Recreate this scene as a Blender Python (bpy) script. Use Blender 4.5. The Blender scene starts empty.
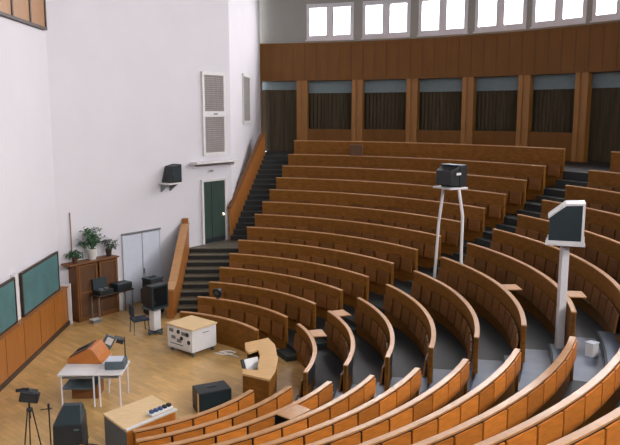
import bpy, math, random
from mathutils import Vector, Matrix
random.seed(7)
sc = bpy.context.scene
COL = sc.collection
PI = math.pi
sin, cos = math.sin, math.cos

# ------------------------------------------------------------------ layout
CX, CY = -4.239, 15.334                      # centre of the curved rows
R = [4.79 + .8575 * (i - 1) for i in range(15)]
Z = [.98 + .2433 * (i - 1) + .01725 * (i - 1) * (i - 2) / 2 for i in range(15)]
Z[13] += .1
FL = [max(0., z - .74) for z in Z]           # floor of every tier
RB = 19.36                                   # gallery front
FW0, FW1 = (-6.87, 20.6), (-2.17, 26.57)     # slanted far wall
SW1 = (-1.34, 34.5)                          # wall beside the upper stairs
CEIL = 12.0
def pol(r, a, z=0.): return Vector((CX + r * cos(a), CY + r * sin(a), z))
def edge(th, o, r): return th + math.asin(max(-.95, min(.95, o / r)))
def c3x(y): return -2.68 + (y - 19.9) * .2986   # line of the row ends beside the wall stairs

# ------------------------------------------------------------------ materials
def lin(c):
    return tuple(((x / 255) / 12.92 if x <= 10 else (((x / 255) + .055) / 1.055) ** 2.4) for x in c) + (1.,)
def mat(name, rgb, rough=.5, metal=0., var=.12, scale=6., stretch=(1, 1, 1), bump=0., rnd=0., spec=.5, coat=0.):
    m = bpy.data.materials.new(name); m.use_nodes = True
    nt = m.node_tree; N = nt.nodes; L = nt.links
    b = N['Principled BSDF']
    b.inputs['Roughness'].default_value = rough; b.inputs['Metallic'].default_value = metal
    b.inputs['Specular IOR Level'].default_value = spec
    b.inputs['Coat Weight'].default_value = coat; b.inputs['Coat Roughness'].default_value = .25
    tc = N.new('ShaderNodeTexCoord'); mp = N.new('ShaderNodeMapping'); mp.inputs['Scale'].default_value = stretch
    nz = N.new('ShaderNodeTexNoise'); nz.inputs['Scale'].default_value = scale; nz.inputs['Detail'].default_value = 5
    L.new(tc.outputs['Object'], mp.inputs[0]); L.new(mp.outputs[0], nz.inputs['Vector'])
    cr = N.new('ShaderNodeMapRange')
    cr.inputs['From Min'].default_value = .3; cr.inputs['From Max'].default_value = .7
    cr.inputs['To Min'].default_value = 1 - var; cr.inputs['To Max'].default_value = 1 + var
    L.new(nz.outputs['Fac'], cr.inputs['Value'])
    val = cr.outputs[0]
    if rnd:
        oi = N.new('ShaderNodeObjectInfo'); r2 = N.new('ShaderNodeMapRange')
        r2.inputs['To Min'].default_value = 1 - rnd; r2.inputs['To Max'].default_value = 1 + rnd
        L.new(oi.outputs['Random'], r2.inputs['Value'])
        mu = N.new('ShaderNodeMath'); mu.operation = 'MULTIPLY'
        L.new(val, mu.inputs[0]); L.new(r2.outputs[0], mu.inputs[1]); val = mu.outputs[0]
    mx = N.new('ShaderNodeVectorMath'); mx.operation = 'SCALE'
    mx.inputs[0].default_value = lin(rgb)[:3]
    L.new(val, mx.inputs['Scale']); L.new(mx.outputs[0], b.inputs['Base Color'])
    if bump:
        bp = N.new('ShaderNodeBump'); bp.inputs['Strength'].default_value = bump; bp.inputs['Distance'].default_value = .01
        L.new(nz.outputs['Fac'], bp.inputs['Height']); L.new(bp.outputs[0], b.inputs['Normal'])
    return m
M = {}
M['wall'] = mat('painted_plaster', (222, 218, 221), .9, var=.02, scale=.8, spec=.2)
M['backwall'] = mat('grey_plaster', (168, 164, 156), .9, var=.03, scale=.8, spec=.2)
M['ceil'] = mat('ceiling_paint', (122, 118, 112), .9, var=.02, spec=.2)
M['panel'] = mat('bench_wood', (130, 84, 32), .55, var=.2, scale=5, stretch=(1, 1, 3), rnd=.08, spec=.15)
M['tablet'] = mat('tablet_plywood', (204, 122, 48), .45, var=.14, scale=5, stretch=(1, 1, 5), rnd=.24, spec=.35)
M['rim'] = mat('rim_wood', (192, 142, 94), .28, var=.1, scale=7, rnd=.04)
M['seat'] = mat('seat_wood', (124, 78, 34), .5, var=.15, scale=8, rnd=.2, spec=.3)
M['fascia'] = mat('gallery_wood', (122, 78, 28), .5, var=.1, scale=4, stretch=(1, 1, .2), spec=.3)
M['fascia_dark'] = mat('gallery_joint', (100, 60, 22), .6, var=.05)
M['column'] = mat('column_wood', (160, 108, 50), .45, var=.1, scale=5, stretch=(3, 3, .3))
M['wains'] = mat('wainscot_wood', (160, 98, 38), .45, var=.12, scale=4, stretch=(3, 3, .4))
M['lectwood'] = mat('orange_wood', (190, 112, 44), .4, var=.12, scale=6, stretch=(1, 4, 1))
M['topwood'] = mat('pale_wood', (214, 170, 112), .45, var=.1, scale=6, stretch=(1, 5, 1))
M['palest'] = mat('bleached_wood', (228, 196, 146), .45, var=.08, scale=6, stretch=(1, 5, 1))
M['brownwood'] = mat('brown_wood', (92, 62, 38), .5, var=.15, scale=6, stretch=(3, 3, .5))
M['darkwood'] = mat('dark_wood', (60, 42, 32), .5, var=.15)
M['tier'] = mat('lit_linoleum', (116, 126, 144), .45, var=.1, scale=3)  # lit tone of the floor covering, used in the first aisle
M['rowfloor_shaded'] = mat('row_floor_shaded', (34, 38, 40), .55, var=.1, scale=3)  # shade between the rows put into the floor colour
M['tread'] = mat('step_tread', (108, 100, 84), .6, var=.12, scale=4)
M['riser'] = mat('step_riser', (34, 36, 34), .6, var=.1, scale=4)
M['tread_shaded'] = mat('step_shaded', (44, 54, 52), .6, var=.12, scale=4)  # covering in a shaded tone, for the dim second aisle and upper flight
M['nosing'] = mat('step_nosing', (150, 140, 125), .4, var=.08)
M['board'] = mat('chalkboard', (78, 118, 118), .55, var=.22, scale=1.4)
M['white'] = mat('white_paint', (226, 222, 220), .5, var=.03)
M['winframe'] = mat('window_paint', (226, 222, 226), .5, var=.02)
M['doorwhite'] = mat('door_paint', (208, 212, 222), .5, var=.03)
M['grey'] = mat('grey_metal', (132, 136, 138), .45, metal=.4, var=.05)
M['chrome'] = mat('chrome', (190, 190, 190), .25, metal=1., var=.02)
M['grille'] = mat('grille_slat', (176, 168, 164), .6, var=.04)
M['grilledark'] = mat('grille_gap', (150, 144, 141), .8, var=.05)
M['green'] = mat('green_door', (48, 68, 60), .5, var=.12, scale=3)
M['black'] = mat('black_plastic', (30, 34, 36), .5, var=.12)
M['blackteal'] = mat('dark_teal_plastic', (30, 46, 50), .45, var=.1)
M['slate'] = mat('slate_grey', (84, 98, 104), .5, var=.1)
M['screen'] = mat('screen_glass', (22, 26, 28), .12, var=.05)
M['curtain'] = mat('curtain', (84, 74, 58), .9, var=.25, scale=3, stretch=(4, 4, .2), spec=.1)
M['paleband'] = mat('pale_band', (136, 150, 152), .7, var=.05)
M['leaf'] = mat('leaf', (66, 104, 66), .45, var=.3, scale=9, rnd=.1)
M['leafgrey'] = mat('grey_leaf', (88, 92, 88), .5, var=.3, scale=9)
M['pot'] = mat('pot', (214, 210, 204), .5, var=.04)
M['soil'] = mat('soil', (60, 44, 34), .9, var=.2, scale=20)
M['canelight'] = mat('cane', (150, 110, 84), .6, var=.1)
M['blue'] = mat('blue_plastic', (62, 84, 130), .5, var=.1)
M['navy'] = mat('navy_fabric', (40, 50, 66), .8, var=.15)
M['red'] = mat('red_brown_wood', (122, 78, 40), .5, var=.12)
M['paper'] = mat('white_paper', (238, 236, 232), .7, var=.02)
M['bulb'] = mat('lamp_glow', (255, 240, 200), .4, var=0.)
_b = M['bulb'].node_tree.nodes['Principled BSDF']
_b.inputs['Emission Color'].default_value = (1, .9, .65, 1); _b.inputs['Emission Strength'].default_value = 2.5
# parquet floor
def parquet():
    m = mat('parquet', (208, 168, 108), .32, var=.1, scale=1.3)
    nt = m.node_tree; N = nt.nodes; L = nt.links; b = N['Principled BSDF']
    old = b.inputs['Base Color'].links[0].from_socket
    tc = N.new('ShaderNodeTexCoord'); mp = N.new('ShaderNodeMapping')
    mp.inputs['Rotation'].default_value = (0, 0, .78)
    br = N.new('ShaderNodeTexBrick'); br.inputs['Scale'].default_value = 1.
    br.inputs['Brick Width'].default_value = .5; br.inputs['Row Height'].default_value = .12
    br.inputs['Mortar Size'].default_value = .003
    br.inputs['Color1'].default_value = (1.12, 1.1, 1.06, 1); br.inputs['Color2'].default_value = (.86, .84, .8, 1)
    br.inputs['Mortar'].default_value = (.7, .62, .5, 1)
    L.new(tc.outputs['Object'], mp.inputs[0]); L.new(mp.outputs[0], br.inputs['Vector'])
    mu = N.new('ShaderNodeVectorMath'); mu.operation = 'MULTIPLY'
    L.new(old, mu.inputs[0]); L.new(br.outputs['Color'], mu.inputs[1]); L.new(mu.outputs[0], b.inputs['Base Color'])
    return m
M['parquet'] = parquet()
def glass():
    m = bpy.data.materials.new('window_glass'); m.use_nodes = True
    nt = m.node_tree; N = nt.nodes; N.clear()
    o = N.new('ShaderNodeOutputMaterial'); t = N.new('ShaderNodeBsdfTransparent'); g = N.new('ShaderNodeBsdfGlossy')
    g.inputs['Roughness'].default_value = .05
    mx = N.new('ShaderNodeMixShader'); mx.inputs[0].default_value = .06
    nt.links.new(t.outputs[0], mx.inputs[1]); nt.links.new(g.outputs[0], mx.inputs[2]); nt.links.new(mx.outputs[0], o.inputs[0])
    return m
M['glass'] = glass()

# ------------------------------------------------------------------ mesh builder
class G:
    def __init__(s): s.v = []; s.f = []; s.m = []
    def add(s, vs, fs, mi=0):
        o = len(s.v); s.v += [Vector(v) for v in vs]; s.f += [tuple(o + i for i in f) for f in fs]; s.m += [mi] * len(fs); return s
    def box(s, c, d, rz=0., mi=0, mtx=None):
        h = Vector(d) / 2; c = Vector(c); r = mtx if mtx else Matrix.Rotation(rz, 3, 'Z')
        vs = [c + r @ Vector((x * h.x, y * h.y, z * h.z)) for x in (-1, 1) for y in (-1, 1) for z in (-1, 1)]
        return s.add(vs, [(0, 1, 3, 2), (4, 6, 7, 5), (0, 4, 5, 1), (2, 3, 7, 6), (0, 2, 6, 4), (1, 5, 7, 3)], mi)
    def hexa(s, bot, top, mi=0):
        n = len(bot); fs = [tuple(range(n - 1, -1, -1)), tuple(range(n, 2 * n))]
        fs += [(i, (i + 1) % n, n + (i + 1) % n, n + i) for i in range(n)]
        return s.add(list(bot) + list(top), fs, mi)
    def prism(s, poly, z0, z1, mi=0):
        a = sum(poly[i][0] * poly[(i + 1) % len(poly)][1] - poly[(i + 1) % len(poly)][0] * poly[i][1] for i in range(len(poly)))
        if a < 0: poly = poly[::-1]
        return s.hexa([(x, y, z0) for x, y in poly], [(x, y, z1) for x, y in poly], mi)
    def arc(s, r0, r1, z0, z1, a, b, n=None, mi=0):
        n = n or max(2, int(abs(b - a) * r1 / .3))
        vs = []
        for k in range(n + 1):
            t = a + (b - a) * k / n
            vs += [pol(r0, t, z0), pol(r1, t, z0), pol(r1, t, z1), pol(r0, t, z1)]
        fs = [(0, 1, 2, 3), (4 * n + 3, 4 * n + 2, 4 * n + 1, 4 * n)]
        for k in range(n):
            p = 4 * k; q = p + 4
            for i in range(4): j = (i + 1) % 4; fs.append((p + i, q + i, q + j, p + j))
        return s.add(vs, fs, mi)
    def tube(s, pts, r, n=8, mi=0):
        pts = [Vector(p) for p in pts]; rs = r if isinstance(r, (list, tuple)) else [r] * len(pts)
        vs = []
        for k, p in enumerate(pts):
            d = (pts[min(k + 1, len(pts) - 1)] - pts[max(k - 1, 0)]).normalized()
            u = d.orthogonal().normalized() if k == 0 else (u - d * u.dot(d)).normalized()
            w = d.cross(u)
            vs += [p + (u * cos(2 * PI * j / n) + w * sin(2 * PI * j / n)) * rs[k] for j in range(n)]
        fs = [tuple(range(n - 1, -1, -1)), tuple((len(pts) - 1) * n + j for j in range(n))]
        for k in range(len(pts) - 1):
            for j in range(n): fs.append((k * n + j, k * n + (j + 1) % n, (k + 1) * n + (j + 1) % n, (k + 1) * n + j))
        return s.add(vs, fs, mi)
    def lathe(s, prof, c=(0, 0, 0), n=20, mi=0, mtx=None):
        vs = []; c = Vector(c); mtx = mtx or Matrix.Identity(3)
        for r, z in prof: vs += [c + mtx @ Vector((r * cos(2 * PI * j / n), r * sin(2 * PI * j / n), z)) for j in range(n)]
        fs = [tuple(range(n - 1, -1, -1)), tuple((len(prof) - 1) * n + j for j in range(n))]
        for k in range(len(prof) - 1):
            for j in range(n): fs.append((k * n + j, k * n + (j + 1) % n, (k + 1) * n + (j + 1) % n, (k + 1) * n + j))
        return s.add(vs, fs, mi)
    def mesh(s, name, mats, inv=None):
        me = bpy.data.meshes.new(name)
        me.from_pydata([(inv @ v if inv else v) for v in s.v], [], s.f)
        for m in (mats if isinstance(mats, (list, tuple)) else [mats]): me.materials.append(m)
        me.polygons.foreach_set('material_index', s.m); me.update()
        return me
    def build(s, name, mats, parent=None, bevel=0., smooth=False, world=False):
        inv = WM[parent.name].inverted() if (world and parent) else None
        o = bpy.data.objects.new(name, s.mesh(name, mats, inv)); COL.objects.link(o)
        if parent: o.parent = parent; WM[o.name] = WM[parent.name].copy()
        else: WM[o.name] = Matrix.Identity(4)
        if bevel:
            b = o.modifiers.new('bevel', 'BEVEL'); b.width = bevel; b.segments = 2; b.limit_method = 'ANGLE'
        if smooth:
            for p in o.data.polygons: p.use_smooth = True
            es = o.modifiers.new('split', 'EDGE_SPLIT'); es.split_angle = .7
        return o
WM = {}
def tag(o, label=None, cat=None, group=None, kind=None):
    if label: o['label'] = label
    if cat: o['category'] = cat
    if group: o['group'] = group
    if kind: o['kind'] = kind
    return o
def thing(name, label, cat, loc=(0, 0, 0), rz=0., group=None):
    o = bpy.data.objects.new(name, None); COL.objects.link(o)
    o.location = loc; o.rotation_euler = (0, 0, rz); o.empty_display_size = .1
    WM[o.name] = Matrix.Translation(loc) @ Matrix.Rotation(rz, 4, 'Z')
    return tag(o, label, cat, group)
def struct(o): o['kind'] = 'structure'; return o
def place(me, name, parent, loc, rz):
    o = bpy.data.objects.new(name, me); COL.objects.link(o); o.parent = parent
    o.location = loc; o.rotation_euler = (0, 0, rz); return o

# ------------------------------------------------------------------ room shell
g = G(); g.prism([(-7.3, 3.0), (-2, -5.6), (16.5, -5.6), (16.5, 36), (-1.2, 36), (-7.3, 21)], -.12, 0)
struct(g.build('floor', M['parquet']))
g = G(); g.prism([tuple(pol(RB + .66, -1.425 + 2.85 * k / 80)[:2]) for k in range(81)] + [(-7.3, 35.1), (-7.3, -4.5)], CEIL, CEIL + .15)
struct(g.build('ceiling', M['ceil']))
def wall_seg(name, a, b, z0, z1, m, th=.2, out=1):
    a, b = Vector(a), Vector(b); d = (b - a).normalized(); n = Vector((-d.y, d.x)) * th * out
    g = G(); g.prism([tuple(a), tuple(b), tuple(b + n), tuple(a + n)], z0, z1)
    return struct(g.build(name, m))
wall_seg('wall_left', (-6.87, 20.6), (-6.87, 10.07), 0, CEIL, M['wall'], out=-1)
wall_seg('wall_far', FW0, FW1, 0, CEIL, M['wall'])
wall_seg('wall_stairs', FW1, SW1, 0, CEIL, M['wall'])
mir = lambda p: (p[0], 2 * CY - p[1])
wall_seg('wall_near', mir(FW1), (-6.87, 10.07), 0, CEIL, M['wall'])
wall_seg('wall_near_stairs', mir(SW1), mir(FW1), 0, CEIL, M['wall'])

# gallery: fascia, columns, recess, windows round the curved back
COLA = [1.314, 1.1731, 1.0356, .8992, .7677, .6401]
while COLA[-1] > -1.42: COLA.append(COLA[-1] - .131)
AT, AB = 1.425, -1.425
FT, FBm = 9.53, 7.82
g = G(); g.arc(RB, RB + .35, FBm, FT, AB, AT, 150)
nseg = 150
for k in range(1, 96):                                   # vertical joints of the cladding
    t = AT - k * .0295
    g.arc(RB - .008, RB + .01, FBm + .03, FT - .03, t - .0008, t + .0008, 1, mi=1)
struct(g.build('trim_1', [M['fascia'], M['fascia_dark']]))
g = G(); g.arc(RB - .03, RB + .4, FT, FT + .05, AB, AT, 150)
struct(g.build('trim_2', M['fascia']))
struct(G().arc(RB + .62, RB + .8, FL[13], FBm - .58, AB, AT, 120).build('wall_gallery', M['curtain']))
struct(G().arc(RB + .6, RB + .8, FBm - .58, FBm + .05, AB, AT, 120).build('trim_3', M['paleband']))
struct(G().arc(RB + .35, RB + .8, FBm, FBm + .1, AB, AT, 120).build('trim_4', M['fascia']))
n = 5
for i, a in enumerate(COLA):
    g = G(); w = .23
    for s in (-1, 1):
        g.arc(RB + .0, RB + .3, FL[13], FBm, a + s * .0085 - .0052, a + s * .0085 + .0052, 1)
    g.arc(RB + .05, RB + .28, FL[13], FBm, a - .006, a + .006, 1)
    struct(g.build('trim_%d' % n, M['column'])); n += 1
for i in range(len(COLA) - 1):
    a0, a1 = COLA[i], COLA[i + 1]
    if i in (5, 6): continue
    struct(G().arc(RB + .06, RB + .16, FL[13], 5.52, a1 + .0137, a0 - .0137, 6).build('trim_%d' % n, M['fascia'])); n += 1
    # pleated curtain behind every opening
    g = G(); k = 60; vs = []
    for j in range(k + 1):
        t = a1 + .014 + (a0 - a1 - .028) * j / k; r = RB + .5 + .035 * sin(j * 1.26)
        vs += [pol(r, t, 5.3), pol(r, t, FBm - .6), pol(r + .03, t, FBm - .6), pol(r + .03, t, 5.3)]
    fs = []
    for j in range(k):
        p = 4 * j; q = p + 4
        for e in range(4): fs.append((p + e, q + e, q + (e + 1) % 4, p + (e + 1) % 4))
    g.add(vs, fs)
    nm = ['first', 'second', 'third', 'fourth', 'fifth', 'sixth', 'seventh', 'eighth', 'ninth', 'tenth', 'eleventh', 'twelfth']
    if i < 5:
        tag(g.build('curtain', M['curtain'], smooth=True), '%s dark pleated curtain from the stair wall, between gallery columns' % nm[i], 'curtain', 'gallery curtains')
# upper back wall with window openings
WZ0, WZ1 = 9.75, 11.42
WR = RB + .42
struct(G().arc(WR, WR + .25, FT, WZ0, AB, AT, 150).build('wall_back_sill', M['backwall']))
struct(G().arc(WR, WR + .25, WZ1, CEIL, AB, AT, 150).build('wall_back_head', M['backwall']))
HW = .0585
wins = [((COLA[i] + COLA[i + 1]) / 2 + .005) for i in range(len(COLA) - 1)]
edges = [AT] + [x for w in wins for x in (w + HW, w - HW)] + [AB]
g = G()
for k in range(0, len(edges), 2): g.arc(WR, WR + .25, WZ0, WZ1, edges[k + 1], edges[k], 4)
struct(g.build('wall_back', M['backwall']))
for i, w in enumerate(wins):
    g = G(); t = .0052
    for a0, a1 in ((w - HW, w - HW + t * 1.6), (w + HW - t * 1.6, w + HW), (w - .0092, w + .0092)):
        g.arc(WR - .04, WR + .16, WZ0, WZ1, a0, a1, 2)
    for z0, z1 in ((WZ0, WZ0 + .2), (WZ1 - .2, WZ1)):
        g.arc(WR - .03, WR + .15, z0, z1, w - HW, w + HW, 6)
    g.arc(WR - .12, WR + .02, WZ0 - .06, WZ0, w - HW - .002, w + HW + .002, 6)
    f = struct(g.build('window_%d' % (i + 1), M['winframe']))
    gg = G(); gg.arc(WR + .1, WR + .11, WZ0 + .2, WZ1 - .2, w - HW + t, w + HW - t, 6)
    gl = gg.build('glass', M['glass'], f)

# board-side trim
g = G(); g.box((-6.78, 15.3, .57), (.3, 10.3, 1.14)); g.box((-6.76, 15.3, 1.155), (.36, 10.34, .03))
y = 20.4
for k in range(9): g.box((-6.628, y - k * 1.14, .6), (.006, .012, 1.06), mi=1)
struct(g.build('trim_%d' % n, [M['wains'], M['fascia_dark']])); n += 1
g = G(); g.box((-6.615, 15.3, .06), (.03, 10.3, .12)); struct(g.build('baseboard_left', M['darkwood']))
g = G(); g.box((-6.74, 20.49, .62), (.40, .07, 1.24)); struct(g.build('trim_%d' % n, M['white'])); n += 1

# double door on the far wall
fd = Vector((FW1[0] - FW0[0], FW1[1] - FW0[1])).normalized(); FA = math.atan2(fd.y, fd.x)
fn = Vector((fd.y, -fd.x))                              # into the room
def fwp(t, off=0., z=0.): p = Vector(FW0) + fd * t + fn * off; return Vector((p.x, p.y, z))
def on_far(name, label=None, cat=None, t=0., z=0., off=0., **k):
    return thing(name, label, cat, fwp(t, off, z), FA, **k)
tx = lambda x: (x - FW0[0]) / fd.x                      # wall x -> distance along wall
t0, t1 = tx(-5.42), tx(-4.45)
d = struct(on_far('door_1', t=(t0 + t1) / 2)); w = t1 - t0
g = G(); 
for s in (-1, 1): g.box((s * w / 2, -.03, 1.175), (.06, .08, 2.35))
g.build('door_frame', M['doorwhite'], d)
g = G(); g.box((0, -.03, 2.38), (w + .07, .09, .05)); g.build('door_head', M['grey'], d)
for s in (-1, 1):
    g = G(); g.box((s * (w / 4 - .005), -.025, 1.17), (w / 2 - .05, .05, 2.33)); lf = g.build('door_leaf', M['doorwhite'], d, bevel=.006)
g = G(); g.box((.03, -.075, 1.05), (.03, .05, .16)); g.tube([(.03, -.1, 1.1), (.035, -.1, .75), (.03, -.1, .6)], .012, 6)
g.build('handle', M['grey'], d)
# green door on the landing
LZ = 1.5
t0, t1 = tx(-3.14), tx(-2.44)
d = struct(on_far('door_2', t=(t0 + t1) / 2, z=LZ)); w = t1 - t0
g = G()
for s in (-1, 1): g.box((s * (w / 2 + .04), -.03, 1.16), (.09, .1, 2.33))
g.box((0, -.03, 2.35), (w + .17, .1, .09)); g.build('door_frame', M['white'], d)
g = G(); g.box((0, -.02, 1.15), (w - .02, .05, 2.28)); lf = g.build('door_leaf', M['green'], d)
g = G(); g.box((-w * .12, -.05, 1.15), (.012, .012, 2.2)); g.box((0, -.05, .12), (w - .06, .012, .16)); g.build('door_batten', M['black'], d)
g = G(); g.lathe([(.0, .0), (.035, .0), (.04, .03), (.02, .06)], (w * .36, -.05, 1.02), 12, mtx=Matrix.Rotation(PI / 2, 3, 'X')); g.build('knob', M['chrome'], d)
o = on_far('wall_lamp', 'small round lit lamp beside the green landing door', 'lamp', tx(-2.52), LZ + .98, .08)
g = G(); g.lathe([(.02, 0.0), (.04, .01), (.055, .04), (.04, .08), (.01, .09)], (0, 0, 0), 14); g.build('lamp_globe', M['bulb'], o, smooth=True)
g = G(); g.box((0, .045, .04), (.1, .06, .1)); g.build('base', M['white'], o)
# canopy over the green door
o = on_far('door_canopy', 'thin pale canopy shelf above the green door with dark underside', 'canopy', tx(-2.83), 4.52)
w = tx(-2.12) - tx(-3.5)
g = G(); g.box((0, -.2, 0), (w, .4, .07)); g.build('canopy_slab', M['white'], o, bevel=.008)
g = G(); g.box((-w / 2 + .1, -.1, -.1), (.04, .2, .14)); g.box((w / 2 - .1, -.1, -.1), (.04, .2, .14)); g.build('bracket', M['white'], o)
o = on_far('wall_sign', 'small dark number plate on the white wall between green door and canopy', 'sign', tx(-2.85), 4.1)
g = G(); g.box((0, -.012, .08), (.3, .02, .14)); g.build('plate', M['white'], o)
g = G(); 
for k in (-1, 0, 1): g.box((k * .075, -.026, .08), (.045, .008, .09))
g.build('marking', M['grey'], o)

# ventilation grilles
def grille(o, w, h, mid=True):
    g = G()
    for s in (-1, 1): g.box((s * (w / 2 + .05), -.03, h / 2), (.1, .06, h + .2))
    for z in ((-.05, h / 2, h + .05) if mid else (-.05, h + .05)): g.box((0, -.03, z), (w, .062, .12 if z != h / 2 else .2))
    g.build('frame', M['white'], o)
    g = G(); g.box((0, -.008, h / 2), (w, .014, h)); g.build('backing', M['grilledark'], o)
    g = G(); k = int(h / .075)
    for j in range(k): g.box((0, -.03, (j + .5) * h / k), (w, .03, .038), mtx=Matrix.Rotation(.5, 3, 'X'))
    for j in range(4): g.box((-w / 2 + (j + .5) * w / 4, -.045, h / 2), (.015, .01, h))
    g.build('slats', M['grille'], o)
    if mid:
        g = G(); g.box((.05, -.066, h / 2), (.2, .01, .06)); g.build('label_plate', M['grey'], o)
o = on_far('ventilation_grille', 'tall two-part ventilation grille in a white frame above the green door', 'vent', (tx(-3.03) + tx(-2.42)) / 2, 4.85)
grille(o, tx(-2.42) - tx(-3.03), 2.8)
sd = Vector((SW1[0] - FW1[0], SW1[1] - FW1[1])).normalized(); SA = math.atan2(sd.y, sd.x)
p = Vector(FW1) + sd * 3.6
o = thing('ventilation_grille', 'narrow ventilation grille on the wall beside the upper stairs', 'vent', (p.x, p.y, 5.95), SA)
grille(o, 1.6, 1.85, False)

# wall loudspeaker on a shelf
o = on_far('wall_shelf', 'small white bracket shelf on the far wall under black loudspeaker', 'shelf', tx(-4.23), 3.92)
g = G(); g.box((0, -.26, 0), (.62, .52, .05)); g.build('shelf_board', M['white'], o)
g = G()
for s in (-.2, .2): g.hexa([(s - .015, 0, -.3), (s + .015, 0, -.3), (s + .015, -.02, -.3), (s - .015, -.02, -.3)], [(s - .015, 0, -.025), (s + .015, 0, -.025), (s + .015, -.42, -.025), (s - .015, -.42, -.025)])
g.build('bracket', M['grey'], o)
o = on_far('loudspeaker', 'black tapered loudspeaker box on the wall shelf left of the grille', 'loudspeaker', tx(-4.2), 3.946, .27)
g = G(); g.hexa([(-.3, .0, 0), (.28, .0, 0), (.28, -.2, 0), (-.12, -.2, 0)][::-1], [(-.22, .2, .6), (.28, .2, .62), (.28, -.2, .62), (-.12, -.2, .5)][::-1])
g = G(); g.hexa([(-.26, -.22, 0), (.28, -.22, 0), (.28, .22, 0), (-.26, .22, 0)], [(-.08, -.22, .56), (.28, -.22, .62), (.28, .22, .62), (-.08, .22, .56)])
g.build('cabinet', M['black'], o, bevel=.02)
g = G(); g.box((.05, -.226, .28), (.36, .012, .42)); g.build('speaker_cloth', M['blackteal'], o)

# wooden acoustic panel high on the board wall
o = thing('acoustic_panel', 'wooden wall panelling high above the boards with dark dividers', 'panel', (-6.864, 17.3, 8.62), 0)
g = G(); g.box((.055, 0, .9), (.08, 6.0, 1.8)); g.build('panel_board', M['column'], o)
g = G()
for y in (3.0, 1.83, .6, -.6, -1.8, -3.): g.box((.06, y, .9), (.12, .09, 1.84))
g.box((.06, 0, 0), (.13, 6.09, .07)); g.build('divider', M['darkwood'], o)

# blackboards
def board(y0, y1, label, post):
    o = thing('blackboard', label, 'blackboard', (-6.74, (y0 + y1) / 2, .0), 0, 'green boards on the left wall')
    w = y1 - y0
    g = G(); g.box((0, 0, 1.73), (.03, w - .06, 1.1)); g.build('writing_surface', M['board'], o)
    g = G(); g.box((.0, 0, 2.29), (.06, w, .05)); g.box((0, 0, 1.19), (.06, w, .05))
    for s in (-1, 1): g.box((0, s * (w / 2 - .02), 1.74), (.06, .05, 1.1))
    g.build('frame', M['darkwood'], o)
    return o
board(17.27, 20.08, 'green blackboard nearest the plant cabinet, above the wooden wainscot', 1)
board(14.0, 16.85, 'green blackboard cut by the left picture edge, above the wainscot', 0)
g = G(); g.box((-6.85, 17.06, 1.75), (.18, .24, 1.2)); tag(g.build('board_rail', M['white']), 'white upright rail between the two green blackboards', 'rail')

# ------------------------------------------------------------------ tiers, aisle steps, wall stairs
def c3ang(r): return edge(1.2828, -.217, r)
def nearang(r): return edge(-1.2828, .37, r)
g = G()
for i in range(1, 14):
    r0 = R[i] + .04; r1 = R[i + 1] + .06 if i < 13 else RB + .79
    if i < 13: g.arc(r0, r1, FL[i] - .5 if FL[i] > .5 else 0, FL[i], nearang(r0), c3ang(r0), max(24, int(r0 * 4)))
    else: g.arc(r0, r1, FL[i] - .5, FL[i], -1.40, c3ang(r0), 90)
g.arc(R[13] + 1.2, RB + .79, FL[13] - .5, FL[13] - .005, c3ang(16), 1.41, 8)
struct(g.build('floor_tiers', M['rowfloor_shaded']))
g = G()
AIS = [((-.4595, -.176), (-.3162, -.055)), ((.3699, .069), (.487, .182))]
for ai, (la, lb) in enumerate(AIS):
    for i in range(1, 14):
        a, b = edge(*la, R[i]), edge(*lb, R[i]) + (.8 / R[i] if ai == 0 else 0); h = (FL[i] + FL[i - 1]) / 2  # pale covering widened into the middle block as painted window light
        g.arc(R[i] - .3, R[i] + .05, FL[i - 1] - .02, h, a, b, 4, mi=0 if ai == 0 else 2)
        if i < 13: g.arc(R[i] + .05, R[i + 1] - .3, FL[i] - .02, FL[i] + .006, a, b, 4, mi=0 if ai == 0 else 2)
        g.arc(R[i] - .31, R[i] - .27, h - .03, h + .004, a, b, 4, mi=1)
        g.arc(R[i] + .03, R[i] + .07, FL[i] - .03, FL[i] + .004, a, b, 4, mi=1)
struct(g.build('floor_aisle_steps', [M['tier'], M['riser'], M['tread_shaded']]))
# wall stairs: lower flight, landing, upper flight
g = G(); ns = 9; y0, y1 = 21.55, 24.6; rise = LZ / ns; run = (y1 - y0) / (ns - 1)
for k in range(ns - 1):
    ya, yb = y0 + k * run, y1 + .05; z = (k + 1) * rise
    g.prism([(-3.55, ya), (c3x(ya) + .05, ya), (c3x(yb) + .05, yb), (-3.55, yb)], z - rise - .02, z - .03, 1)
    g.prism([(-3.55, ya - .03), (c3x(ya) + .05, ya - .03), (c3x(yb) + .05, yb), (-3.55, yb)], z - .03, z, 0)
g.prism([(-3.62, y1), (c3x(y1), y1), (c3x(26.45), 26.45), (-2.2, 26.45), (-3.62, 24.65)], LZ - .2, LZ - .03, 1)
g.prism([(-3.62, y1 - .03), (c3x(y1), y1 - .03), (c3x(26.45), 26.45), (-2.2, 26.45), (-3.62, 24.65)], LZ - .03, LZ, 0)
nu = 16; ya0, ya1 = 26.1, 31.2; ru = (ya1 - ya0) / (nu - 1); riu = (FL[13] - LZ) / nu
ux = lambda y: -2.21 + (y - 26.1) * .213
for k in range(nu):
    ya = ya0 + k * ru; yb = ya + ru + .05 if k < nu - 1 else 32.2; z = LZ + (k + 1) * riu
    q = lambda e: [(ux(ya), ya - e), (c3x(ya) + .1, ya - e), (c3x(yb) + .1, yb), (ux(yb), yb)]
    g.prism(q(0), max(0, z - riu - .5), z - .03, 1); g.prism(q(.025), z - .03, z, 2)
struct(g.build('floor_wall_stairs', [M['tread'], M['riser'], M['tread_shaded']]))
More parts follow.
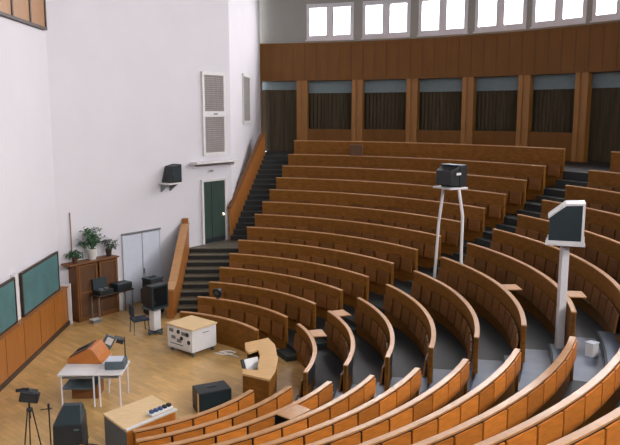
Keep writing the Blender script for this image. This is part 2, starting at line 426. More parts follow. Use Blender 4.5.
# parapets
o = thing('stair_parapet', 'wooden parapet beside the lower flight of the wall stairs', 'parapet', (-3.63, 21.1, 0))
g = G(); q = [(20.95, 0), (24.62, 0), (24.62, 2.36), (24.3, 2.36), (21.5, .98), (20.95, .88)]
g.hexa([(-3.76, y, z) for y, z in q], [(-3.56, y, z) for y, z in q]); g.build('panel', M['wains'], o, world=True)
g = G(); q = [(20.9, .88), (21.5, .98), (24.3, 2.36), (24.66, 2.36), (24.66, 2.42), (24.28, 2.42), (21.48, 1.04), (20.9, .94)]
g.hexa([(-3.79, y, z) for y, z in q], [(-3.53, y, z) for y, z in q]); g.build('handrail', M['rim'], o, world=True)
g = G(); g.box((-3.66, 24.5, 2.5), (.2, .14, .2)); g.build('newel_cap', M['wains'], o, world=True)
o = thing('stair_parapet', 'wooden sloping parapet along the wall of the upper stair flight', 'parapet', (-2.1, 26.2, LZ))
g = G(); q = [(26.15, LZ - .1), (31.1, 4.15), (31.5, 4.15), (31.5, 5.35), (31.1, 5.35), (26.15, 2.72)]
e = lambda y, off: (ux(y) + off, y)
g.hexa([(*e(y, -.06), z) for y, z in q], [(*e(y, .02), z) for y, z in q]); g.build('panel', M['wains'], o, world=True)
g = G(); q = [(26.1, 2.72), (31.1, 5.35), (31.55, 5.35), (31.55, 5.4), (31.08, 5.4), (26.1, 2.77)]
g.hexa([(*e(y, -.09), z) for y, z in q], [(*e(y, .05), z) for y, z in q]); g.build('handrail', M['fascia_dark'], o, world=True)
# door at the head of the stairs, at the end of the gallery
d = struct(thing('door_3', None, None, pol(RB + .45, 1.372, FL[13]), 1.372 - PI / 2))
g = G(); g.box((0, 0, 1.5), (2.0, .06, 3.0)); g.build('door_leaf', M['curtain'], d)
g = G(); g.box((-.55, -.05, 1.5), (.05, .05, 3.0)); g.box((.12, -.05, 1.5), (.05, .05, 3.0)); g.box((1.0, -.05, 1.5), (.12, .1, 3.0)); g.build('door_frame', M['darkwood'], d)
g = G(); g.box((-1.0, -.3, 1.75), (.22, .1, 3.5)); g.build('jamb', M['brownwood'], d)

# ------------------------------------------------------------------ bench rows
ORD = ['frontmost', 'second', 'third', 'fourth', 'fifth', 'sixth', 'seventh', 'eighth', 'ninth', 'tenth', 'eleventh', 'twelfth', 'thirteenth', 'fourteenth']
SP = .55
g = G(); g.box((0, 0, .19), (.035, .46, .38), mtx=Matrix.Rotation(.12, 3, 'Y'))
SEAT = g.mesh('folding_seat', M['seat'])
g = G(); g.box((.03, 0, .0), (.12, .46, .03))
BRK = g.mesh('hinge_bracket', M['chrome'])
def bench(i, block, a0, a1, label, group, tablets=None, seats=False, brackets=False, flipped=(), skip=()):
    r, z = R[i], Z[i]; fl = FL[i]; flp = FL[i - 1] if i else 0.
    am = (a0 + a1) / 2
    o = thing('bench_row', label, 'bench row', pol(r, am, flp), 0, group)
    G().arc(r - .005, r + .035, flp, z - .028, a0, a1).build('front_panel', M['panel'], o, world=True)
    G().arc(r - .012, r + .085, z - .028, z, a0 - .001, a1 + .001).build('top_rail', M['rim'], o, world=True, bevel=.005)
    for a, s in ((a0, 1), (a1, -1)):
        da = .045 / r
        G().arc(r - .012, r + .08, flp, z - .028, min(a, a + s * da), max(a, a + s * da), 1).build('end_panel', M['panel'], o, world=True)
    nT = max(1, round((a1 - a0) * r / SP)); st = (a1 - a0) / nT
    base = pol(r, am, flp)
    if tablets is not None:
        wT = st * (r + .1) * .925
        G().arc(r + .036, r + .05, z - .4, z - .036, a0, a1).build('gap_shade_strip', M['black'], o, world=True)  # dark strip added so the gaps between tablets read as shade
        hang = G(); hang.box((.0, 0, -.155), (.022, wT, .31)); hm = hang.mesh('writing_tablet', M['tablet'])
        flat = G(); flat.box((.16, 0, .0), (.33, wT * .95, .022)); fm = flat.mesh('writing_tablet', M['rim'])
        for k in range(nT):
            a = a0 + (k + .5) * st
            fl_ = k in flipped
            if tablets == 'flipped' and not fl_: continue
            pt = pol(r + .095, a, z - (.04 if not fl_ else .013)) - base
            place(fm if fl_ else hm, 'writing_tablet', o, pt, a)
    if seats:
        for k in range(nT):
            a = a0 + (k + .5) * st
            if any(abs(a - q) * r < .36 for q in skip): continue
            s = place(SEAT, 'folding_seat', o, pol(r - .09, a, flp + .36) - base, a)
            if brackets: place(BRK, 'hinge_bracket', s, (0, 0, .0), 0)
    return o
CL = 'far seating block beside the wall stairs'
for i in range(14):
    a0, a1 = edge(.487, .182, R[i]), c3ang(R[i])
    nm = ORD[i] if i < 13 else 'rearmost'
    if i == 0: a1 = 1.27
    bench(i, 'C', a0, a1, '%s curved wooden bench row of the block beside the wall stairs' % nm, 'bench rows of the block beside the wall stairs', seats=i > 0)
FLIPB = {1: (4,), 2: (6,), 6: (5,), 7: (2,)}
for i in range(1, 14):
    a0, a1 = edge(-.3162, -.055, R[i]), edge(.3699, .069, R[i])
    nm = ORD[i - 1] if i < 13 else 'rearmost'
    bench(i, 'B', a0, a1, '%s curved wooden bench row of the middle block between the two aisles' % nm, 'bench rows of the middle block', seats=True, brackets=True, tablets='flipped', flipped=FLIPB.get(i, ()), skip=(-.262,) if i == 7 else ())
FLIPA = {2: (4,)}
for i in range(0, 10):
    a0, a1 = nearang(R[i]), edge(-.4595, -.176, R[i])
    nm = ORD[i] if i < 9 else 'rearmost visible'
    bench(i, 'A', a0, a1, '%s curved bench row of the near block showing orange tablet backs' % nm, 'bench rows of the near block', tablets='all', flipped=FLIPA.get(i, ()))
#EXTRAS_BEGIN
# ------------------------------------------------------------------ curved control desk at the end of the front row
lt = [(-1.05, 15.89), (-.51, 16.25), (-.33, 15.73), (-.25, 14.78), (-.29, 14.09), (-.4, 13.56), (-.98, 13.91), (-1.01, 14.2), (-.67, 14.1), (-.68, 14.42), (-.66, 14.99), (-.72, 15.39), (-.92, 15.19), (-1.01, 15.4)]
o = thing('control_desk', 'C-shaped wooden control desk at the front end of the middle block', 'desk', (-.6, 14.9, 0))
def extr(poly, z0, z1, mi=0, gg=None):
    gg = gg or G(); return gg.prism(poly, z0, z1, mi)
extr(lt, .86, .91).build('desk_top', M['topwood'], o, world=True, bevel=.008)
g = G()
ring = [(-1.0, 15.85), (-.53, 16.18), (-.36, 15.71), (-.28, 14.78), (-.32, 14.1), (-.42, 13.62), (-.95, 13.95)]
for a, b in zip(ring[:-1], ring[1:]):
    a, b = Vector(a), Vector(b); nrm = (b - a).normalized(); nn = Vector((nrm.y, -nrm.x)) * .03
    g.prism([tuple(a), tuple(b), tuple(b - nn), tuple(a - nn)] if False else [tuple(a), tuple(b), tuple(b + nn), tuple(a + nn)], 0, .86)
g.build('body_panel', M['panel'], o, world=True)
g = G(); g.prism([(-.98, 13.97), (-.64, 13.86), (-.64, 14.4), (-.98, 14.25)], .05, .84); g.build('cupboard', M['red'], o, world=True)
o = thing('display_console', 'small white console with a dark face inside the C-shaped control desk', 'console', (-.86, 14.72, 0), -1.0)
g = G(); g.box((0, 0, .35), (.1, .1, .7)); g.box((0, 0, .015), (.28, .28, .03)); g.build('stand', M['black'], o)
g = G(); g.box((0, 0, .8), (.06, .4, .3), mtx=Matrix.Rotation(-.5, 3, 'Y')); g.build('housing', M['black'], o)
g = G(); g.box((.03, .03, .82), (.02, .34, .26), mtx=Matrix.Rotation(-.5, 3, 'Y')); g.build('sheet', M['paper'], o)

# ------------------------------------------------------------------ televisions on stands in the seating
o = thing('television_stand', 'white two-legged stand carrying the black television above the middle rows', 'stand', (4.3, 18.4, FL[6]))
f1, f2 = pol(R[6] - .1, .396, (FL[5] + FL[6]) / 2), pol(R[6] + .05, .275, Z[6])
T1, T2 = Vector((4.22, 18.70, 4.30)), Vector((4.47, 18.0, 4.30))
for f, t, bow in ((f1, T1, -.03), (f2, T2, .06)):
    m1 = t.lerp(f, .35) + Vector((bow, -bow, 0)); G().tube([f, t.lerp(f, .8) + Vector((bow * .3, 0, 0)), m1, t], .042, 10).build('leg', M['white'], o, smooth=True, world=True)
g = G(); g.box((4.32, 18.36, 4.325), (.72, .6, .05), rz=-1.1); g.build('platform', M['white'], o, bevel=.01, world=True)
def crt(name, label, loc, rz, w, h, d, taper, body, bezel, cat='television', cover=None):
    o = thing(name, label, cat, loc, rz)
    g = G(); x0, x1 = -d * .05, d * .42
    g.box(((x0 + x1) / 2, 0, h / 2), (x1 - x0, w, h)); g.build('housing', M[body], o, bevel=.015)
    g = G(); t = taper; xb = -d * .58
    g.hexa([(xb, -w / 2 * t, h * .12), (x0, -w * .47, .02), (x0, w * .47, .02), (xb, w / 2 * t, h * .12)][::-1], [(xb, -w / 2 * t, h * .75 * (t + .3 if t < .7 else 1)), (x0, -w * .47, h * .97), (x0, w * .47, h * .97), (xb, w / 2 * t, h * .75 * (t + .3 if t < .7 else 1))][::-1])
    g.build('rear_shell', M[body], o, bevel=.012)
    g = G(); b = .05; xf = x1 + .012
    for s in (-1, 1): g.box((xf, s * (w / 2 - b / 2), h / 2), (.04, b, h))
    for z in (b / 2, h - b / 2): g.box((xf, 0, z), (.04, w, b))
    g.build('bezel', M[bezel], o)
    g = G(); g.box((x1 + .004, 0, h / 2), (.02, w - 2 * b, h - 2 * b)); g.build('screen', M['screen'], o, bevel=.006)
    return o
o = crt('television', 'black television on the two-legged white stand among the middle rows', (4.33, 18.36, 4.35), .75, .62, .58, .6, .75, 'black', 'black')
g = G(); g.box((.1, 0, .585), (.34, .56, .012)); g.build('top_cover', M['slate'], o)
g = G(); g.box((-.1, -.31, .36), (.2, .012, .06)); g.build('badge', M['white'], o)
# second: single post
px, py = 5.234, 12.79
o = thing('television_post', 'white square post with a tray rising from the right-hand rows', 'stand', (px, py, FL[6]))
g = G(); g.box((0, 0, (3.85 - FL[6]) / 2), (.14, .14, 3.85 - FL[6])); g.build('post', M['white'], o, bevel=.01)
g = G(); g.box((0, 0, .02), (.2, .2, .04)); g.build('foot_plate', M['grey'], o)
g = G(); g.box((.0, 0, 3.875 - FL[6]), (.68, .57, .05), rz=-.36)
for s in (-1, 1): g.box((.12 * s, s * .275, 3.905 - FL[6]), (.68, .02, .09), rz=-.36)
g.build('tray', M['white'], o)
o = thing('television', 'black television with white sloping hood on the single white post', 'television', (px, py, 3.9), -.36)
pr = [(-.33, 0), (.29, 0), (.29, .78), (-.02, .76), (-.33, .5)]
g = G(); g.hexa([(x, -.29, z) for x, z in pr], [(x, .29, z) for x, z in pr]); g.build('housing', M['blackteal'], o).scale = (.915, .915, .915)
g = G(); q = [(-.35, .5), (-.02, .77), (.34, .79), (.34, .83), (-.03, .81), (-.36, .53)]
g.hexa([(x, -.31, z) for x, z in q], [(x, .31, z) for x, z in q]); g.build('hood', M['white'], o).scale = (.915, .915, .915)
g = G()
for s in (-1, 1): g.box((.315, s * .28, .395), (.05, .06, .79))
g.box((.315, 0, .03), (.05, .6, .06)); g.build('bezel', M['white'], o).scale = (.915, .915, .915)
g = G(); g.box((.3, 0, .4), (.03, .5, .68)); g.build('screen', M['screen'], o, bevel=.008).scale = (.915, .915, .915)

# ------------------------------------------------------------------ plant cabinet and things around it
ct, cw, cd, ch = 1.05, 1.5, .42, 1.78
o = on_far('cabinet', 'brown wooden shelf cabinet against the far wall below the plants', 'cabinet', ct)
g = G()
for s in (-1, 1): g.box((s * (cw / 2 - .03), -cd / 2, ch / 2), (.06, cd, ch))
g.box((0, -.02, ch / 2), (cw, .03, ch)); g.box((0, -cd / 2, .05), (cw, cd - .02, .1)); g.build('carcass', M['red'], o)
g = G(); g.box((-.1, -cd / 2 - .01, ch + .02), (cw + .3, cd + .06, .045)); g.build('top_board', M['red'], o, bevel=.006)
for k, z in enumerate((.45, .8, 1.15, 1.48)):
    g = G(); g.box((0, -cd / 2 + .02, z), (cw - .12, cd - .06, .03)); g.build('shelf', M['brownwood'], o)
g = G(); g.box((-.02, -cd / 2, ch / 2), (.05, cd - .02, ch - .08)); g.build('divider', M['brownwood'], o)
for s in (-1, 1):
    g = G(); c = s * cw / 4; w = cw / 2 - .09
    for e in (-1, 1): g.box((c + e * (w / 2 - .025), -cd - .012, ch / 2 + .03), (.05, .022, ch - .12))
    for z in (.12, ch / 2, ch - .06): g.box((c, -cd - .012, z), (w, .02, .05))
    g.build('door_frame', M['red'], o)
    g = G(); g.box((c, -cd + .01, ch / 2 + .03), (w - .06, .012, ch - .16)); g.build('door_panel', M['brownwood'], o)
def plant(name, label, t, z, off, h, r, nl, leafm, pot=True, trail=False, group=None, ps=.14):
    o = on_far(name, label, 'plant', t, z, off)
    if pot:
        g = G(); g.lathe([(ps * .7, 0), (ps * .75, .02), (ps, ps * 2), (ps * 1.08, ps * 2.05), (ps * 1.05, ps * 2.2), (ps * .85, ps * 2.2), (ps * .8, ps * 1.9)], n=20); g.build('pot', M['pot'] if pot is True else M[pot], o, smooth=True)
        g = G(); g.lathe([(.001, ps * 1.8), (ps * .84, ps * 1.85), (.001, ps * 1.95)], n=16); g.build('soil', M['soil'], o)
    g = G(); gl = G(); z0 = ps * 1.9
    nb = max(4, nl // 9); tips = []
    for k in range(nb):
        a = random.uniform(0, 2 * PI); e = random.uniform(.25, 1.)
        tip = Vector((cos(a) * r * e, sin(a) * r * e * .8 - (0 if not trail else .0), z0 + (h - z0) * random.uniform(.35, 1.) * (1 - .35 * e)))
        mid = Vector((tip.x * .35, tip.y * .35, z0 + (tip.z - z0) * .65))
        if tip.y > -off - .02 + abs(off) * 2: tip.y = min(tip.y, abs(off) - .06)
        g.tube([(0, 0, z0 - .04), mid, tip], [.012, .008, .004], 5); tips.append((mid, tip))
    for k in range(nl):
        m_, t_ = random.choice(tips); c = m_.lerp(t_, random.uniform(.1, 1.1)) + Vector([random.uniform(-.07, .07) for _ in range(3)])
        a = random.uniform(0, 2 * PI); dn = random.uniform(-.7, .35); L = random.uniform(.1, .2); W = L * .42
        u = Vector((cos(a) * cos(dn), sin(a) * cos(dn), sin(dn))); v = u.cross(Vector((0, 0, 1))).normalized(); nrm = v.cross(u)
        p = [c, c + u * L * .35 + v * W / 2 + nrm * .01, c + u * L * .7 + v * W * .42, c + u * L - nrm * .03, c + u * L * .7 - v * W * .42, c + u * L * .35 - v * W / 2 + nrm * .01]
        for q in p: q.y = min(q.y, abs(off) - .03)
        gl.add(p, [(0, 1, 2, 3, 4, 5)])
    g.build('stems', M['leaf'], o); gl.build('foliage', M[leafm], o)
    return o
zc = ch + .045
plant('potted_plant', 'tall bushy green plant in a white pot on the cabinet', 1.0, zc, .24, 1.22, .5, 230, 'leaf', ps=.15)
plant('potted_plant', 'low green plant at the left end of the cabinet top', .35, zc, .28, .42, .3, 80, 'leaf', pot='brownwood', ps=.09)
plant('potted_plant', 'greyish leafy plant at the right end of the cabinet top', 1.62, zc, .24, .62, .36, 80, 'leafgrey', pot='darkwood', ps=.1)
o = on_far('cane', 'thin brown cane standing upright behind the plants', 'cane', .42, zc, .05)
g = G(); g.tube([(0, 0, 0), (.01, .02, 1.5)], .016, 8); o2 = g.build('shaft', M['canelight'], o)
# dark side table with equipment
o = on_far('side_table', 'dark narrow side table in front of the cabinet', 'table', 1.35, 0, .68)
g = G(); g.box((0, 0, .78), (1.35, .44, .04)); g.build('table_top', M['darkwood'], o, bevel=.005)
for sx in (-1, 1):
    for sy in (-1, 1):
        g = G(); g.box((sx * .63, sy * .18, .38), (.035, .035, .76)); g.build('leg', M['grey'], o)
g = G(); g.box((0, .18, .7), (1.25, .02, .1)); g.build('apron', M['darkwood'], o)
o = on_far('equipment_case', 'open black case on the left half of the dark side table', 'case', 1.02, .802, .68)
g = G(); g.box((0, 0, .07), (.5, .36, .14)); g.build('case_body', M['black'], o, bevel=.01)
g = G(); g.box((0, .17, .3), (.5, .04, .34), mtx=Matrix.Rotation(-.15, 3, 'X')); g.build('lid', M['blackteal'], o)
g = G(); g.lathe([(.07, .14), (.07, .17), (.03, .18)], (-.1, 0, 0), 14); g.lathe([(.07, .14), (.07, .17), (.03, .18)], (.1, 0, 0), 14); g.build('reel', M['grey'], o)
o = on_far('equipment_box', 'dark grey flat box on the right end of the side table', 'box', 1.7, .802, .68)
g = G(); g.box((0, 0, .11), (.56, .38, .22)); g.build('housing', M['blackteal'], o, bevel=.012)
g = G(); g.box((0, -.195, .11), (.5, .012, .16)); g.build('front_panel', M['black'], o)
o = on_far('canister', 'white cylindrical canister on the floor right of the cabinet', 'canister', 1.98, 0, .22)
g = G(); g.lathe([(.14, 0), (.15, .02), (.15, .5), (.13, .54), (.06, .57), (.05, .62)], n=20); g.build('body', M['white'], o, smooth=True)
g = G(); g.lathe([(.055, .62), (.06, .63), (.06, .67), (.02, .68)], n=16); g.build('cap', M['grey'], o)
o = on_far('floor_box', 'small light box on the floor at the left foot of the cabinet', 'box', .62, 0, .78)
g = G(); g.box((0, 0, .05), (.3, .2, .1)); g.build('body', M['grey'], o, bevel=.008); g = G(); g.box((0, 0, .11), (.31, .21, .02)); g.build('lid', M['white'], o)

# ------------------------------------------------------------------ television trolley, chair, case near the stair foot
o = thing('television_pedestal', 'white pedestal stand under the teal television at the stair foot', 'stand', (-3.86, 19.5, 0), -.6)
g = G(); g.box((0, 0, .42), (.2, .28, .62)); g.build('column', M['white'], o, bevel=.02)
g = G(); g.box((0, 0, .78), (.5, .55, .05)); g.build('platform', M['slate'], o)
g = G(); g.box((0, 0, .06), (.5, .09, .06)); g.box((0, 0, .06), (.09, .5, .06)); 
for dx, dy in ((.23, 0), (-.23, 0), (0, .23), (0, -.23)): g.lathe([(.03, 0), (.035, .015), (.03, .03)], (dx, dy, 0), 10)
g.box((0, 0, .1), (.12, .12, .06)); g.build('foot', M['slate'], o)
crt('television', 'dark teal television on the white pedestal beside the stair foot', (-3.86, 19.5, .806), -.75, .56, .66, .6, .8, 'black', 'blackteal')
o = thing('chair', 'low dark blue chair left of the television pedestal', 'chair', (-4.32, 19.55, 0), .5)
g = G(); g.box((0, 0, .42), (.46, .44, .06)); g.build('seat', M['navy'], o, bevel=.015)
g = G(); g.box((-.22, 0, .68), (.05, .42, .3)); g.build('backrest', M['navy'], o, bevel=.015)
for sx in (-1, 1):
    for sy in (-1, 1):
        g = G(); g.tube([(sx * .2, sy * .19, .4), (sx * .23, sy * .21, 0)], .014, 8); g.build('leg', M['slate'], o)
g = G(); g.tube([(-.2, -.19, .42), (-.23, -.19, .8)], .014); g.tube([(-.2, .19, .42), (-.23, .19, .8)], .014); g.box((-.215, 0, .5), (.02, .38, .02)); g.build('back_support', M['slate'], o)
o = thing('equipment_case', 'tall black case standing behind the teal television by the parapet', 'case', (-4.28, 21.45, 0), .9)
g = G(); g.box((0, 0, .6), (.5, .42, 1.1)); g.build('case_body', M['black'], o, bevel=.02)
g = G(); g.box((0, 0, 1.17), (.52, .44, .05)); g.build('lid', M['blackteal'], o)
g = G(); g.box((0, 0, 1.21), (.2, .04, .03)); g.build('handle', M['black'], o)
g = G(); 
for sx in (-1, 1):
    for sy in (-1, 1): g.lathe([(.03, 0), (.035, .03), (.03, .06)], (sx * .19, sy * .15, 0), 8)
g.box((0, 0, .055), (.46, .38, .02)); g.build('castor', M['grey'], o)

# white instrument cart
ca = math.atan2(17.31 - 17.94, -2.47 + 3.21); 
o = thing('instrument_cart', 'white wheeled instrument cart with a wooden top and black sockets', 'cart', (-2.60, 18.0, 0), ca)
w, dp = .98, .86
g = G(); g.box((0, 0, .43), (w, dp, .6)); g.build('body', M['white'], o, bevel=.012)
g = G(); g.box((0, 0, .752), (w + .05, dp + .05, .045)); g.build('top', M['palest'], o, bevel=.008)
g = G(); g.box((0, -dp / 2 - .006, .45), (w - .1, .014, .5)); g.build('front_panel', M['paper'], o)
RX = Matrix.Rotation(PI / 2, 3, 'X')
for x, z in ((-.02, .62), (.32, .6), (.1, .46), (.38, .4)):
    g = G(); g.lathe([(.055, 0), (.055, .02), (.03, .03)], (x, -dp / 2 - .012, z), 14, mtx=RX); g.build('socket', M['black'], o)
for x, z in ((-.3, .62), (-.22, .44), (.18, .6), (.0, .38)):
    g = G(); g.box((x, -dp / 2 - .018, z), (.16, .014, .09)); g.build('meter', M['grey'], o)
g = G(); g.box((-.1, -dp / 2 - .018, .27), (.5, .012, .025)); g.build('name_strip', M['grey'], o)
g = G(); g.box((w / 2 + .006, .05, .6), (.012, .2, .02)); g.build('side_handle', M['grey'], o)
for sx in (-1, 1):
    for sy in (-1, 1):
        g = G(); g.lathe([(.055, -.02), (.06, -.01), (.06, .01), (.055, .02)], (sx * .41, sy * .34, .06), 14, mtx=RX); g.box((sx * .41, sy * .34, .11), (.05, .05, .06)); g.build('castor', M['slate'], o)
pts = [(-1.97, 17.72, .018), (-1.75, 17.6, .018), (-1.5, 17.62, .018), (-1.42, 17.75, .018), (-1.6, 17.86, .018), (-1.85, 17.8, .018), (-1.7, 17.72, .018), (-1.45, 17.5, .018), (-1.3, 17.35, .018)]
tag(G().tube(pts, .016, 6).build('floor_cable', M['paper'], smooth=True), 'pale cable looped on the floor right of the instrument cart', 'cable')

# ------------------------------------------------------------------ demonstration tables and what stands on them
def table(label, x0, x1, y0, y1, shelf):
    o = thing('work_table', label, 'table', ((x0 + x1) / 2, (y0 + y1) / 2, 0), 0, 'white work tables on the stage')
    w, d = x1 - x0, y1 - y0
    g = G(); g.box((0, 0, .735), (w, d, .035)); g.build('table_top', M['white'], o, bevel=.005)
    for sx in (-1, 1):
        for sy in (-1, 1):
            g = G(); g.tube([(sx * (w / 2 - .06), sy * (d / 2 - .06), .72), (sx * (w / 2 - .06), sy * (d / 2 - .06), 0)], .02, 8); g.build('leg', M['white'], o)
    g = G(); g.box((0, 0, .66), (w - .12, d - .12, .04)); g.build('frame', M['grey'], o)
    if shelf: g = G(); g.box((0, 0, .4), (w - .1, d - .14, .025)); g.build('shelf', M['slate'], o)
    return o
table('left white work table carrying the slanted orange reading desk', -4.97, -4.16, 14.35, 15.75, True)
table('right white work table carrying the grey overhead projector', -4.155, -3.6, 14.35, 15.2, False)
o = thing('cardboard_box', 'brown box on the floor under the left white work table', 'box', (-4.55, 15.1, 0))
g = G(); g.box((0, 0, .17), (.58, .5, .34)); g.build('body', M['red'], o, bevel=.006); g = G(); g.box((0, 0, .345), (.59, .51, .014)); g.build('lid', M['brownwood'], o)
o = thing('reading_desk', 'orange wooden slanted reading desk on the left white table', 'reading desk', (-4.56, 15.02, .7535), -.06)
q = [(-.40, 0), (.38, 0), (.30, .14), (.16, .34), (.08, .34), (-.40, .1)]
g = G(); g.hexa([(x, -.02, z) for x, z in q][::-1], [(x, .68, z) for x, z in q][::-1]); g.build('body', M['lectwood'], o, bevel=.008)
g = G(); sl = math.atan2(.24, .48); g.box((-.165, .34, .232), (.47, .6, .014), mtx=Matrix.Rotation(-sl, 3, 'Y')); g.build('reading_surface', M['brownwood'], o)
g = G(); g.box((-.14, .34, .262), (.3, .14, .04), mtx=Matrix.Rotation(-sl, 3, 'Y')); g.build('book_rest', M['black'], o)

o = thing('overhead_projector', 'grey overhead projector with a black head on the right white table', 'projector', (-3.82, 14.82, .7535), .05)
g = G(); g.box((0, 0, .09), (.42, .42, .17)); g.build('base', M['slate'], o, bevel=.015)
g = G(); g.box((-.02, 0, .18), (.34, .34, .014)); g.build('stage_glass', M['doorwhite'], o)
g = G(); g.tube([(.17, .16, .17), (.17, .16, .62)], .014, 8); g.tube([(.17, .16, .56), (.12, .08, .56)], .014, 8); g.build('post', M['black'], o)
g = G(); g.box((.1, .06, .58), (.15, .16, .1), mtx=Matrix.Rotation(.35, 3, 'Y')); g.box((.05, .02, .66), (.14, .13, .012), mtx=Matrix.Rotation(.6, 3, 'Y')); g.build('head', M['black'], o)
o = thing('instrument_stand', 'small grey tilted instrument on a stand beyond the white tables', 'instrument', (-4.55, 17.0, 0), .2)
g = G(); g.lathe([(.16, 0), (.16, .02), (.03, .04), (.02, .06), (.02, .5)], n=16); g.build('base', M['slate'], o, smooth=True)
g = G(); g.box((0, 0, .6), (.26, .07, .32), mtx=Matrix.Rotation(.5, 3, 'Y')); g.build('panel', M['slate'], o, bevel=.01)
g = G(); g.box((.02, -.045, .62), (.16, .012, .18), mtx=Matrix.Rotation(.5, 3, 'Y')); g.build('dial', M['white'], o)

# near-stage equipment
o = thing('tripod_lamp', 'black lamp head on a thin black three-legged stand at lower left', 'lamp', (-4.72, 12.1, 0), .3)
for a in (.4, 2.5, 4.6):
    g = G(); g.tube([(0.04 * cos(a), .04 * sin(a), 1.0), (.2 * cos(a), .2 * sin(a), 0)], .012, 8); g.build('leg', M['black'], o)
g = G(); g.tube([(0, 0, .8), (0, 0, 1.14)], .018, 8); g.lathe([(.05, .94), (.06, .97), (.05, 1.0)], n=12); g.build('column', M['black'], o)
g = G(); g.box((0, 0, 1.24), (.3, .22, .2), mtx=Matrix.Rotation(.25, 3, 'Y')); g.lathe([(.07, 0), (.1, .12), (.11, .16)], (.02, 0, 1.22), 14, mtx=Matrix.Rotation(1.9, 3, 'Y')); g.build('head', M['black'], o, bevel=.02)
g = G(); g.box((-.1, 0, 1.36), (.22, .02, .06)); g.build('handle', M['black'], o)
o = thing('microphone_stand', 'thin black upright stand between tripod lamp and grey monitor', 'stand', (-4.32, 11.95, 0), .3)
g = G(); g.lathe([(.15, 0), (.15, .02), (.02, .035), (.012, .05)], n=18); g.build('base', M['black'], o)
g = G(); g.tube([(0, 0, .03), (0, 0, 1.1)], .012, 8); g.build('pole', M['black'], o)
g = G(); g.tube([(-.14, 0, 1.05), (.06, 0, 1.05)], .01, 8); g.tube([(0, 0, 1.02), (0, 0, 1.14)], .02, 8); g.build('boom', M['black'], o)
o = thing('monitor_stand', 'dark stand under the tapered black monitor at the lower left', 'stand', (-3.86, 11.68, 0), .1)
g = G(); g.box((0, 0, .5), (.5, .5, .03)); g.build('platform', M['black'], o)
for sx in (-1, 1):
    for sy in (-1, 1):
        g = G(); g.box((sx * .22, sy * .22, .245), (.035, .035, .49)); g.build('leg', M['black'], o)
o = thing('monitor', 'black monitor with a tapered grey hood seen from behind at lower left', 'monitor', (-3.86, 11.68, .516), .12)
g = G(); g.hexa([(-.25, -.3, 0), (.25, -.3, 0), (.25, .24, 0), (-.25, .24, 0)], [(-.24, -.28, .47), (.23, -.28, .47), (.24, .24, .47), (-.25, .24, .47)]); g.build('housing', M['black'], o, bevel=.015)
g = G(); g.hexa([(-.24, -.28, .47), (.23, -.28, .47), (.24, .24, .47), (-.25, .24, .47)], [(-.12, .10, .66), (.16, .10, .66), (.18, .24, .66), (-.14, .24, .66)]); g.build('hood', M['blackteal'], o, bevel=.01)
g = G(); g.box((.15, -.3, .38), (.08, .012, .03)); g.build('badge', M['slate'], o)
o = thing('loudspeaker', 'black loudspeaker box on the floor in front of the near rows', 'loudspeaker', (-1.66, 14.2, 0), .42)
g = G(); g.box((0, 0, .26), (.72, .5, .5)); g.build('cabinet', M['black'], o, bevel=.015)
g = G(); g.box((0, -.255, .26), (.66, .014, .44)); g.build('speaker_cloth', M['blackteal'], o)
g = G(); g.box((-.366, -.2, .26), (.014, .08, .46)); g.build('edge_strip', M['topwood'], o)
g = G(); g.box((0, 0, .515), (.2, .04, .02)); g.build('handle', M['blackteal'], o)
# bench with a wooden top in front of the near rows
ba = Vector((-2.9, 11.72)); ua = Vector((.66, .75)).normalized(); va = Vector((-.64, .768)).normalized()
o = thing('demonstration_bench', 'low grey bench with a pale wooden top before the near rows', 'bench', (-2.75, 12.6, 0))
P = lambda u, v: tuple(ba + ua * u + va * v)
g = G(); g.prism([P(0.02, .02), P(1.12, .02), P(1.12, .9), P(.02, .9)], 0, .68); g.build('body', M['lectwood'], o, world=True)
g = G(); g.prism([P(0.0, .03), P(.02, .03), P(.02, .89), P(0, .89)], .0, .68); g.build('side_panel', M['slate'], o, world=True)
g = G(); g.prism([P(0, 0), P(1.15, 0), P(1.15, .94), P(0, .94)], .68, .72); g.build('top', M['palest'], o, world=True, bevel=.005)
g = G(); g.prism([P(0, -.02), P(1.15, -.02), P(1.15, .05), P(0, .05)], .715, .735); g.build('edge_strip', M['white'], o, world=True)
o = thing('switch_panel', 'small white switch panel with blue and black blocks on the bench edge', 'panel', (*P(.85, .16), .736), math.atan2(ua.y, ua.x))
g = G(); g.box((0, 0, .02), (.5, .16, .04)); g.build('base', M['paper'], o)
for k in range(5):
    g = G(); g.box((-.2 + k * .1, -.01, .065), (.06, .08, .05)); g.build('switch_block', M['blue' if k < 3 else 'black'], o)
o = thing('chair', 'thin black-framed chair at the bottom edge beside the grey bench', 'chair', (-3.3, 11.2, 0), 1.3)
g = G(); g.box((0, 0, .45), (.4, .4, .03)); g.build('seat', M['lectwood'], o, bevel=.008)
g = G(); g.box((-.2, 0, .72), (.02, .36, .16)); g.build('backrest', M['lectwood'], o, bevel=.006)
for s in (-1, 1):
    g = G(); g.tube([(-.22, s * .18, 0), (-.2, s * .18, .45), (-.215, s * .18, .84)], .012, 8); g.build('leg', M['black'], o)
    g = G(); g.tube([(.2, s * .18, 0), (.19, s * .18, .44)], .012, 8); g.build('leg', M['black'], o)
g = G(); g.tube([(-.215, -.18, .84), (-.215, .18, .84)], .012, 8); g.build('top_rail', M['black'], o)
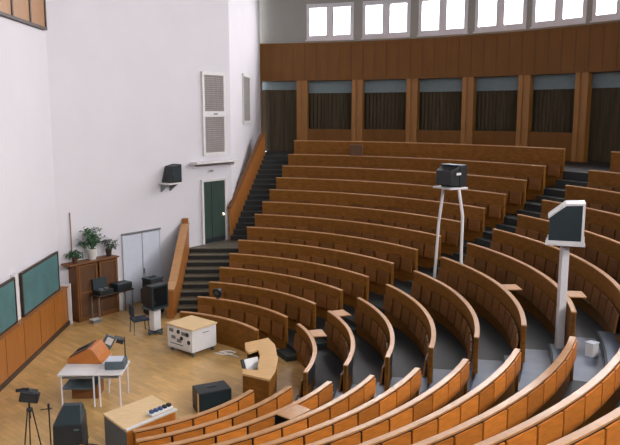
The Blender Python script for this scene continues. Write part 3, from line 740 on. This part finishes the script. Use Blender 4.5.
# small things in the seating
p = pol(R[1] + .04, 1.103, Z[1])
o = thing('spot_lamp', 'round black spot lamp standing on the second desk rail near the stairs', 'lamp', p, 1.1)
g = G(); g.lathe([(.05, 0), (.05, .015), (.015, .03), (.015, .1)], n=14); g.build('base', M['black'], o)
g = G(); g.lathe([(.03, -.12), (.1, -.1), (.14, 0), (.15, .05), (.1, .055)], (0, 0, .18), 18, mtx=Matrix.Rotation(-1.9, 3, 'Y')); g.build('lamp_head', M['black'], o, smooth=True)
g = G(); g.lathe([(.001, .05), (.1, .052), (.001, .06)], (0, 0, .18), 16, mtx=Matrix.Rotation(-1.9, 3, 'Y')); g.build('lens', M['slate'], o)
p = pol(R[12] + .04, 1.0604, Z[12])
o = thing('wooden_box', 'small dark wooden box on the second row from the back, below a column', 'box', p, 1.0604)
g = G(); g.box((0, 0, .2), (.12, .5, .4)); g.build('body', M['brownwood'], o); g = G(); g.box((0, 0, .41), (.14, .52, .025)); g.build('lid', M['brownwood'], o)
o = thing('floor_case', 'small white box on the aisle floor behind the right-hand near row', 'box', (5.45, 11.85, FL[7] + .006), .6)
g = G(); g.box((0, 0, .12), (.18, .16, .24)); g.build('body', M['white'], o, bevel=.01); g = G(); g.box((0, 0, .25), (.19, .17, .02)); g.build('lid', M['doorwhite'], o)
#EXTRAS_END

# ------------------------------------------------------------------ light
def area(name, loc, look, sx, sy, power, col=(1, 1, 1), spread=PI):
    l = bpy.data.lights.new(name, 'AREA'); l.shape = 'RECTANGLE'; l.size = sx; l.size_y = sy; l.energy = power; l.color = col; l.spread = spread
    o = bpy.data.objects.new(name, l); COL.objects.link(o); o.location = loc
    o.rotation_euler = (Vector(look) - Vector(loc)).to_track_quat('-Z', 'Y').to_euler(); return o
for i, w in enumerate(wins):
    p = pol(WR + 1.0, w, (WZ0 + WZ1) / 2 + .45)
    area('daylight_%d' % (i + 1), p, pol(0, 0, p.z - 8.0), 2.6, 2.6, 760, (1., .97, 1.), 2.5)
for k, (x, y) in enumerate(((-3.5, 13), (-1.5, 18), (0.5, 13.), (1., 20))):  # unseen fill lights added under the ceiling to brighten the hall
    area('ceiling_fill_%d' % (k + 1), (x, y, CEIL - .05), (x, y, 0), 1.6, 1.6, 25, (1., .95, .86))
wd = bpy.data.worlds.new('World'); sc.world = wd; wd.use_nodes = True
wd.node_tree.nodes['Background'].inputs[0].default_value = (.9, .93, 1, 1)
wd.node_tree.nodes['Background'].inputs[1].default_value = 4.0

# ------------------------------------------------------------------ camera
cam = bpy.data.cameras.new('camera'); co = bpy.data.objects.new('camera', cam); COL.objects.link(co)
co.location = (0, 0, 6.3); co.rotation_euler = (PI / 2 - math.radians(8.978), 0, -math.radians(1.79))
cam.sensor_width = 36; cam.lens = 695.2 / 620 * 36; cam.clip_start = .05; cam.clip_end = 200
sc.camera = co
sc.view_settings.view_transform = 'Standard'; sc.view_settings.look = 'None'
sc.view_settings.exposure = -.1; sc.view_settings.gamma = 1; sc.view_settings.use_curve_mapping = False
sc.cycles.use_denoising = True
sc.cycles.max_bounces = 8; sc.cycles.diffuse_bounces = 1
